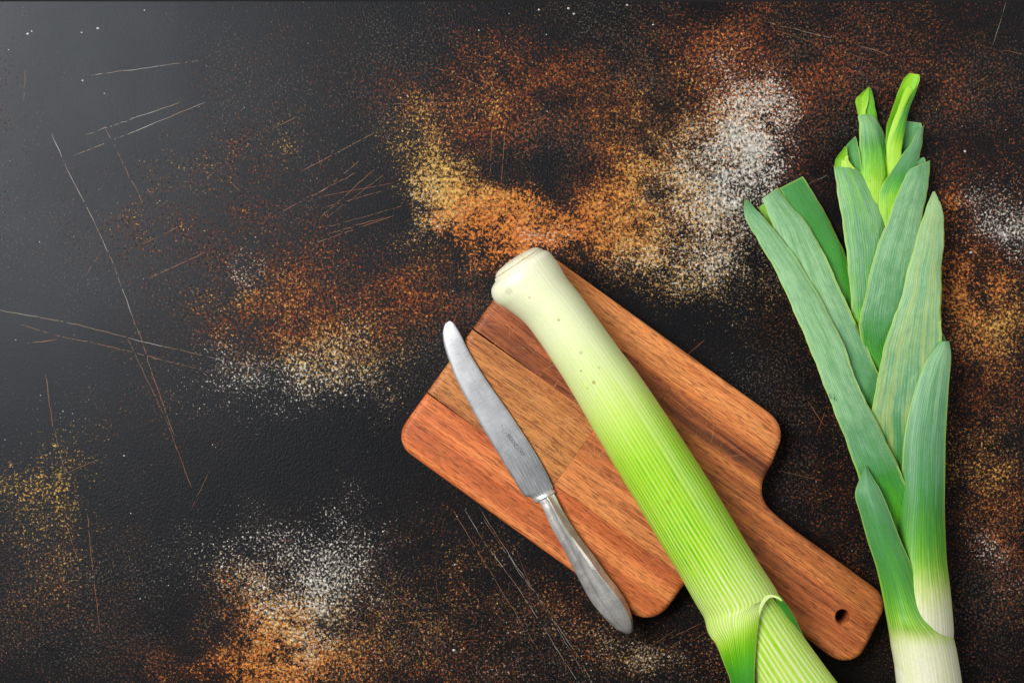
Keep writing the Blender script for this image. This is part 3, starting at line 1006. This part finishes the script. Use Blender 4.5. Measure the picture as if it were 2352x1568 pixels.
def build_leek_on_board():
    loc = P(1440, 1010, TB)
    loc.z = TB
    root = empty('leek', loc, 'thick leek with trimmed white root end lying across the wooden board', 'leek')
    zc, h = TB + .0212, .0210

    def spot(u, v, r, a):
        p = P(u, v, zc + h * .97)
        return (p.x, p.y, r, a)
    spots = [spot(1283, 735, .0012, .6), spot(1334, 810, .0015, .42), spot(1335, 852, .0009, .65), spot(1364, 878, .0015, .7), spot(1376, 844, .0012, .35),
             spot(1216, 683, .001, .4), spot(1168, 668, .003, .25), spot(1535, 1152, .0022, .35), spot(1350, 892, .0008, .4), spot(1352, 752, .0007, .3)]
    m = leek_mat('leek_sheath_green', 27, .135, spots, rough=.36, vary=.025, sss=.06, streak=.09, rib=.30)
    G = [  # Lu, Lv, Ru, Rv, zc, h, flat, tilt, green, vein amp
        (1137, 648, 1249, 574, zc - .001, h * .88, 0, 0, .03, .1), (1129, 664, 1261, 578, zc, h * .95, 0, 0, .02, .12), (1131, 682, 1272, 591, zc, h, 0, 0, .04, .15), (1143, 698, 1284, 608, zc, h, 0, 0, .06, .15),
        (1167, 712, 1303, 640, zc, h, 0, 0, .08, .18), (1205, 742, 1332, 676, zc, h, 0, 0, .10, .2), (1241, 786, 1366, 722, zc, h, 0, 0, .12, .2),
        (1266, 826, 1392, 760, zc, h, 0, 0, .155, .2), (1298, 874, 1426, 808, zc, h, 0, 0, .19, .28), (1335, 938, 1466, 854, zc, h, 0, 0, .235, .42),
        (1375, 1010, 1512, 924, zc, h, 0, 0, .31, .55), (1423, 1089, 1565, 1006, zc, h, 0, 0, .40, .8), (1482, 1185, 1630, 1106, zc, h, 0, 0, .41, 1.0),
        (1524, 1262, 1674, 1177, zc, h, 0, 0, .41, 1.1), (1556, 1311, 1712, 1242, zc, h, 0, 0, .39, 1.15), (1581, 1358, 1752, 1305, zc, h, 0, 0, .33, 1.3),
        (1602, 1392, 1782, 1352, zc, h, .03, 0, .29, 1.25), (1617, 1419, 1786, 1369, zc + .0015, h * .94, .15, .001, .27, 1.2), (1624, 1446, 1770, 1369, zc + .006, h * .74, .42, .004, .26, 1.2),
        (1633, 1464, 1754, 1385, zc + .011, h * .50, .72, .007, .27, 1.2), (1645, 1478, 1745, 1416, zc + .0145, h * .33, .95, .009, .34, 1.1), (1656, 1506, 1739, 1460, zc + .0145, .0055, 1, .011, .50, .8),
        (1667, 1535, 1735, 1512, zc + .0135, .0045, 1, .013, .60, .6), (1678, 1568, 1733, 1568, zc + .0125, .004, 1, .013, .67, .5), (1690, 1660, 1741, 1672, zc + .008, .004, 1, .010, .74, .4),
        (1720, 1790, 1768, 1800, zc - .004, .004, 1, .005, .86, .4)]
    ga = np.array(G)
    for cu_, cv_ in ((0, 1), (2, 3)):
        x_ = (ga[5:17, cv_] - 1000) / 300
        ga[5:17, cu_] = .7 * np.polyval(np.polyfit(x_, ga[5:17, cu_], 4), x_) + .3 * ga[5:17, cu_]
    tube('outer_sheath', [tuple(r) for r in ga], m, root, 56, 6)
    # trimmed root plate
    L0, R0 = np.array((1137, 648.)), np.array((1249, 574.))
    c0 = (L0 + R0) / 2
    axd = np.array((-.49, -.87))
    rows = []
    for f, o, hh, br in ((.985, -4, .90, 0), (.975, 3, .885, 0), (.945, 6, .86, .2), (.925, 6.5, .84, .9), (.90, 8, .82, .8), (.87, 12, .79, .1), (.74, 17, .68, .25), (.52, 20, .48, .1), (.28, 22, .26, .5), (.02, 22.5, .02, .8)):
        l, r = c0 + (L0 - c0) * f + axd * o, c0 + (R0 - c0) * f + axd * o
        rows.append((l[0], l[1], r[0], r[1], zc - .001, h * hh, 0, 0, br, .0))
    t = NT('trimmed_root_plate')
    n = t.noise(t.coord(), 420, 4, .7)
    n2 = t.noise(t.coord(), 120, 4, .65)
    n3 = t.noise(t.comb(t.math('MULTIPLY', t.attr('sc'), 60), t.math('MULTIPLY', t.attr('tc'), 3)), 1.0, 3, .6)
    t.bump(t.math('ADD', n, n3), .7, .0006)
    f = t.math('MULTIPLY', t.ss(t.math('ADD', t.attr('gr'), t.math('MULTIPLY', t.math('SUBTRACT', t.math('ADD', n, n2), 1.0), 1.6)), .35, 1.0), .75)
    mr = t.set(Base_Color=t.mix(f, t.mix(t.ss(n3, .35, .65), lin(240, 236, 214), lin(222, 214, 178)), lin(172, 140, 84)), Roughness=.6)
    tube('root_plate', rows, mr, root, 64, 4)
    # the next sheath, coming out of the split
    mi = leek_mat('leek_inner_sheath_green', 23, .16, (), rough=.38, vary=.03, sss=.06, streak=.09, rib=.3)
    hi = h * .90
    I = []
    for (lu, lv, ru, rv, g, f) in ((1580, 1300, 1680, 1246, .3, .6), (1605, 1360, 1735, 1305, .3, .8), (1622, 1412, 1786, 1376, .35, .93), (1640, 1470, 1820, 1424, .33, .95), (1672, 1530, 1853, 1471, .31, 1), (1712, 1600, 1896, 1530, .29, 1.0),
                                   (1750, 1668, 1940, 1588, .33, 1.03), (1800, 1750, 2000, 1665, .45, 1.0), (1850, 1830, 2055, 1745, .62, .9), (1895, 1900, 2100, 1815, .72, .7)):
        I.append((lu, lv, ru, rv, zc - .0008, hi * f, 0, 0, g, 1.0))
    tube('inner_sheath', I, mi, root, 48, 5, sc0=.37)
    leaf('collar_rim', [(1738, 1440, 1740, 1440), (1742, 1405, 1747, 1407), (1748, 1381, 1755, 1387), (1758, 1368, 1764, 1376), (1772, 1365, 1773, 1371), (1787, 1369, 1785, 1374), (1797, 1378, 1795, 1380)],
         [(1362, zc + .0164), (1374, zc + .0169), (1390, zc + .0186), (1440, zc + .0196)], .0006, [(1360, .20), (1390, .22), (1410, .28), (1440, .45)], mi, root, tilt=0, seed=41, ns=7, rip=0, am=.3, edge=.001)
    # dark fold of the outer leaf on the far side of the split
    md = leek_mat('leek_leaf_dark', 20, .06, (), rough=.45, vary=.03, streak=.12)
    leaf('leaf_fold', [(1762, 1356, 1788, 1364), (1775, 1368, 1798, 1375), (1795, 1398, 1820, 1408), (1815, 1436, 1842, 1450), (1834, 1468, 1853, 1476), (1850, 1500, 1862, 1500)],
         [(1350, zc + .0075), (1500, zc + .0005)], .001, [(1355, .26), (1368, .45), (1385, .66), (1470, .72)], md, root, tilt=-.002, seed=40, ns=9)
    return root


build_leek_on_board()


def build_loose_leek():
    loc = P(2120, 1250, 0)
    loc.z = 0
    root = empty('leek', loc, 'leek with trimmed fan of overlapping green leaves lying on the bare table', 'leek')
    ms = leek_mat('leek_leaf_outer', 24, .06, (), rough=.42, vary=.05, streak=.16, rib=.4, ramp=RAMP2, fray=.42)
    ml = leek_mat('leek_leaf_waxy', 19, .04, (), rough=.44, vary=.11, streak=.24, rib=.5, tint=(80, 146, 70, .50))
    my = leek_mat('leek_leaf_yellowing', 19, .04, (), rough=.46, vary=.09, streak=.20, rib=.5, tint=(178, 190, 104, .55))
    mf = leek_mat('leek_leaf_fresh', 19, .05, (), rough=.42, vary=.09, streak=.18, rib=.5, tint=(128, 196, 72, .65))
    md2 = leek_mat('leek_leaf_deep', 20, .04, (), rough=.42, vary=.05, streak=.16, rib=.4)
    mb = leek_mat('leek_leaf_bright', 15, .05, (), rough=.42, vary=.04, streak=.09, rib=.35)
    zc, h = .0212, .0205
    A = [(2100, 2000, 2255, 1990), (2085, 1880, 2240, 1870), (2072, 1750, 2228, 1740), (2064, 1630, 2217, 1625), (2060, 1568, 2210, 1568), (2052, 1515, 2201, 1512), (2046, 1483, 2195, 1482),
         (2043, 1460, 2188, 1461), (2038, 1430, 2166, 1444), (2033, 1402, 2141, 1411), (2027, 1368, 2119, 1360), (2013, 1304, 2094, 1297), (1993, 1243, 2069, 1240), (1976, 1181, 2047, 1183), (1964, 1138, 2024, 1128),
         (1971, 1108, 2006, 1098), (1986, 1071, 1989, 1067)]
    zz = [zc, zc, zc, zc, zc, zc, zc, zc + .001, zc + .006, .030, .0315, .0335, .0345, .0350, .0350, .0345, .034]
    hh = [h] * 7 + [h * .97, h * .78, .0115, .0085, .0060, .0045, .0040, .0035, .002, .001]
    fl = [0] * 7 + [.05, .35, .7, .95, 1, 1, 1, 1, 1, 1]
    tl = [0] * 8 + [.001, .003, .004, .004, .003, .003, .002, .001, 0]
    gg = [.0, .02, .04, .06, .08, .11, .18, .31, .45, .53, .59, .66, .72, .78, .82, .82, .76]
    aa = [.5, .5, .5, .6, .6, .7, .8, .9, 1, 1, 1, 1, 1, 1, 1, 1, .6]
    rows = [A[i] + (zz[i], hh[i], fl[i], tl[i], gg[i], aa[i]) for i in range(len(A))]
    tube('outer_sheath', rows, ms, root, 52, 6)
    # second sheath with its own short blade on the right
    B = [(2062, 1600, 2206, 1600), (2050, 1490, 2191, 1490), (2046, 1440, 2191, 1448), (2050, 1390, 2187, 1395), (2052, 1340, 2182, 1345), (2056, 1280, 2175, 1285), (2061, 1200, 2171, 1205), (2066, 1150, 2170, 1155),
         (2071, 1083, 2171, 1090), (2077, 1002, 2172, 1012), (2092, 928, 2176, 938), (2110, 868, 2180, 878), (2127, 828, 2184, 835), (2146, 804, 2184, 808), (2159, 784, 2180, 783)]
    zz = [zc, zc, zc, zc + .0005, zc + .001, .0235, .0255, .027, .0275, .0275, .0265, .0255, .0245, .0240, .0235]
    hh = [h * .95, h * .95, h * .93, h * .88, h * .78, h * .6, .0095, .0075, .0055, .0045, .004, .0035, .003, .0025, .002]
    fl = [0, 0, 0, .1, .3, .6, .85, 1, 1, 1, 1, 1, 1, 1, 1]
    gg = [.05, .03, .07, .17, .33, .52, .64, .71, .79, .84, .88, .91, .93, .94, .90]
    rows = [B[i] + (zz[i], hh[i], fl[i], 0, gg[i], .9) for i in range(len(B))]
    tube('inner_sheath', rows, ms, root, 48, 6, sc0=2.3)
    mm = .001

    def Z(*t): return [(v, z * mm) for v, z in t]
    # leaves, from the front of the fan to its back
    leaf('leaf', [(2015, 1260, 2110, 1245), (1990, 1165, 2095, 1150), (1972, 1098, 2070, 1086), (1944, 1016, 2036, 1013), (1915, 942, 2005, 950), (1887, 871, 1966, 873), (1858, 796, 1943, 802),
                  (1823, 715, 1902, 716), (1785, 630, 1854, 631), (1744, 558, 1800, 552), (1724, 525, 1768, 515), (1709, 490, 1734, 477), (1710, 460, 1717, 458)],
         Z((1260, 26), (1086, 31.5), (950, 29.5), (800, 24), (630, 16.5), (458, 9)), .0017, [(1260, .5), (1120, .66), (1040, .84), (900, .95), (640, .97), (500, .93), (458, .80)], ml, root, seed=1)
    leaf('leaf', [(2050, 1300, 2165, 1300), (2022, 1130, 2166, 1130), (2004, 1020, 2168, 1030), (2002, 943, 2168, 950), (2014, 880, 2166, 885), (2025, 818, 2164, 820), (2041, 762, 2162, 768),
                  (2055, 722, 2162, 725), (2065, 701, 2162, 695), (2085, 619, 2163, 615), (2102, 557, 2168, 556), (2121, 494, 2168, 496), (2134, 460, 2156, 460), (2142, 441, 2147, 439)],
         Z((1300, 20), (1100, 25), (950, 26.5), (760, 23.5), (600, 19), (440, 14)), .0020, [(1300, .4), (1000, .80), (930, .88), (700, .94), (560, .96), (470, .95), (440, .93)], my, root, seed=2)
    leaf('leaf', [(1995, 1150, 2095, 1130), (1960, 1020, 2066, 985), (1928, 930, 2040, 905), (1895, 850, 2015, 850), (1862, 765, 1976, 762), (1832, 690, 1943, 693), (1805, 620, 1914, 628),
                  (1789, 565, 1879, 556), (1776, 520, 1851, 510), (1762, 485, 1822, 478), (1752, 463, 1800, 448), (1749, 457, 1787, 430)],
         Z((1150, 20), (900, 21.5), (760, 18), (630, 13.5), (430, 7)), .0016, [(1150, .4), (950, .72), (860, .82), (760, .92), (600, .98), (470, .95), (430, .88)], ml, root, seed=3)
    leaf('leaf', [(2030, 930, 2120, 910), (1990, 830, 2105, 820), (1973, 757, 2098, 762), (1976, 728, 2096, 725), (1989, 668, 2098, 664), (2010, 580, 2106, 588), (2035, 516, 2114, 526),
                  (2050, 474, 2124, 468), (2066, 432, 2132, 424), (2080, 403, 2136, 394), (2086, 390, 2137, 368)],
         Z((930, 15), (760, 19), (600, 17.5), (480, 16), (368, 14)), .0020, [(930, .5), (780, .72), (700, .86), (560, .92), (430, .93), (368, .86)], ml, root, seed=4)
    leaf('leaf', [(2010, 950, 2060, 920), (1985, 830, 2050, 820), (1970, 752, 2044, 756), (1958, 722, 2044, 715), (1947, 607, 2042, 602), (1938, 532, 2036, 524), (1929, 478, 2026, 482), (1921, 425, 2003, 432), (1916, 394, 1982, 402), (1916, 381, 1966, 386)],
         Z((950, 9), (760, 13.5), (600, 14), (480, 13), (380, 11.5)), .0034, [(950, .4), (760, .52), (715, .62), (690, .78), (600, .86), (450, .90), (380, .84)], mf, root, seed=5)
    leaf('leaf', [(1935, 910, 2015, 860), (1902, 765, 1978, 742), (1866, 622, 1950, 612), (1840, 540, 1922, 541), (1816, 482, 1892, 484), (1798, 447, 1861, 430), (1789, 433, 1843, 405)],
         Z((910, 8), (740, 9.5), (540, 6.5), (405, 4.5)), .0018, [(910, .6), (700, .66), (560, .70), (405, .75)], md2, root, seed=6, am=.5)
    # rolled leaf right of the centre, with its inner wall
    leaf('leaf', [(2020, 560, 2095, 540), (2018, 454, 2100, 450), (2040, 403, 2108, 400), (2064, 366, 2112, 364), (2082, 344, 2116, 340), (2096, 324, 2119, 318), (2105, 304, 2121, 298), (2112, 294, 2122, 288)],
         Z((560, 11), (454, 13.5), (360, 12.5), (290, 11)), .0026, [(560, .3), (454, .48), (420, .62), (380, .78), (340, .88), (290, .86)], ml, root, seed=7)
    leaf('leaf', [(2055, 460, 2095, 440), (2062, 400, 2100, 390), (2068, 345, 2106, 340), (2073, 300, 2112, 304), (2076, 282, 2118, 292), (2080, 278, 2116, 283)],
         Z((460, 6), (360, 6.5), (278, 7)), -.0022, [(460, .5), (360, .72), (278, .82)], ml, root, seed=8)
    # pale centre leaf
    leaf('leaf', [(1990, 640, 2042, 640), (1984, 540, 2038, 530), (1979, 460, 2034, 452), (1977, 390, 2040, 392), (1975, 335, 2037, 332), (1973, 295, 2027, 295), (1971, 272, 2008, 268), (1973, 264, 1992, 262)],
         Z((640, 6), (460, 10), (380, 10), (262, 7.5)), .0032, [(640, .3), (500, .36), (420, .42), (350, .62), (300, .88), (262, .93)], mf, root, seed=9, am=1.4)
    # tall rolled heart leaf
    leaf('leaf', [(2042, 470, 2070, 440), (2037, 390, 2066, 368), (2034, 310, 2076, 300), (2048, 251, 2088, 241), (2062, 214, 2101, 212), (2075, 183, 2111, 184), (2088, 168, 2112, 172)],
         Z((470, 5), (300, 8), (165, 9.5)), -.0030, [(470, .4), (300, .52), (220, .50), (165, .46)], mb, root, seed=10, am=.8)
    leaf('leaf', [(2040, 400, 2056, 400), (2037, 335, 2052, 330), (2047, 290, 2064, 285), (2060, 255, 2076, 254), (2075, 213, 2090, 225), (2084, 198, 2100, 207)],
         Z((400, 9), (300, 11.5), (195, 12.0)), .0026, [(400, .34), (300, .38), (195, .42)], mb, root, seed=11, am=.8)
    leaf('leaf', [(2040, 420, 2068, 400), (2042, 350, 2070, 345), (2056, 300, 2078, 300), (2075, 255, 2088, 252), (2092, 222, 2101, 219), (2103, 196, 2110, 192), (2108, 176, 2112, 174)],
         Z((420, 10), (300, 12.3), (170, 11.5)), .0022, [(420, .36), (340, .42), (260, .70), (170, .50)], mb, root, seed=12, am=.8)
    # back wall and curl of the rolled leaf left of the centre
    leaf('leaf', [(1935, 470, 1990, 470), (1918, 388, 1980, 392), (1922, 362, 1977, 358), (1942, 336, 1971, 332), (1960, 317, 1965, 313)],
         Z((470, 4), (390, 5), (313, 6.5)), -.0025, [(470, .6), (380, .66), (313, .74)], ms, root, seed=13, am=.5)
    leaf('leaf', [(1918, 384, 1938, 386), (1919, 366, 1936, 367), (1930, 352, 1946, 357), (1940, 336, 1945, 338)],
         Z((386, 9.5), (336, 9)), -.0015, [(386, .52), (336, .50)], mb, root, seed=14)
    leaf('leaf', [(1932, 388, 1966, 388), (1932, 373, 1956, 378), (1938, 366, 1949, 368), (1944, 357, 1948, 357)],
         Z((388, 11), (357, 9.5)), .0015, [(388, .34), (357, .36)], mb, root, seed=15)
    # small folded leaf behind the centre
    leaf('leaf', [(1985, 340, 2022, 340), (1975, 285, 2018, 283), (1984, 250, 2011, 247), (1990, 225, 2006, 222), (1994, 204, 2000, 201)],
         Z((340, 2.5), (270, 4.0), (200, 5.5)), .0015, [(340, .55), (270, .56), (200, .54)], mb, root, seed=16, am=.7)
    leaf('leaf', [(1978, 300, 1996, 300), (1971, 264, 1988, 262), (1967, 246, 1992, 243), (1966, 228, 1996, 224), (1978, 215, 1996, 210), (1993, 201, 1998, 200)],
         Z((300, 3.5), (264, 5.0), (200, 6.2)), -.0020, [(300, .4), (264, .44), (200, .50)], mb, root, seed=17, am=1.2)
    # back rim of the blue-green leaf on the right, and small leaves showing behind others
    leaf('leaf', [(2085, 420, 2128, 405), (2086, 392, 2126, 376), (2096, 377, 2124, 364), (2110, 366, 2121, 361)],
         Z((420, 9), (361, 11)), -.001, [(420, .7), (361, .80)], ms, root, seed=18, am=.5)
    leaf('leaf', [(1790, 580, 1850, 560), (1765, 520, 1800, 505), (1748, 488, 1775, 478), (1741, 478, 1752, 468)],
         Z((580, 4.5), (470, 3.5)), .0012, [(580, .6), (500, .5), (470, .42)], ms, root, seed=19)
    leaf('leaf', [(2120, 900, 2172, 900), (2135, 830, 2174, 828), (2150, 790, 2173, 785), (2158, 772, 2166, 766)],
         Z((900, 12), (766, 14)), .0015, [(900, .7), (766, .78)], ms, root, seed=20, am=.5)
    # closed heart of the fan under the open blades
    C = [(2066, 1520, 2188, 1520), (2058, 1380, 2180, 1380), (2048, 1200, 2166, 1200), (2032, 1040, 2150, 1040), (2020, 900, 2125, 900), (2008, 760, 2085, 760), (2000, 640, 2060, 640), (1998, 540, 2040, 540)]
    zz = [.0205, .019, .0145, .0110, .0085, .0055, .0038, .0026]
    hh = [.0185, .0172, .0128, .0092, .0068, .0040, .0022, .0012]
    tube('heart', [C[i] + (zz[i], hh[i], 0, 0, (.1, .2, .5, .55, .5, .45, .4, .4)[i], .8) for i in range(len(C))], ms, root, 32, 4, sc0=5.1)
    return root


build_loose_leek()


# water drop on the long left leaf
def build_drop():
    c = P(1909, 910, .0300)
    bm = bmesh.new()
    bmesh.ops.create_uvsphere(bm, u_segments=20, v_segments=12, radius=1)
    for v in bm.verts:
        z = v.co.z if v.co.z > 0 else v.co.z * .2
        v.co = Vector((v.co.x * .0013, v.co.y * .0021, z * .0011))
    bmesh.ops.rotate(bm, verts=bm.verts, cent=(0, 0, 0), matrix=Matrix.Rotation(.35, 3, 'Z'))
    me = bpy.data.meshes.new('water_drop')
    bm.to_mesh(me)
    bm.free()
    t = NT('water')
    t.set(Base_Color=(.95, 1, .97, 1), Roughness=.03, IOR=1.33, Transmission_Weight=1.0)
    o = link_mesh('water_drop', me, t.m)
    o.location = c
    o['label'] = 'small clear water drop on the long outer leaf of the loose leek'
    o['category'] = 'water drop'


build_drop()
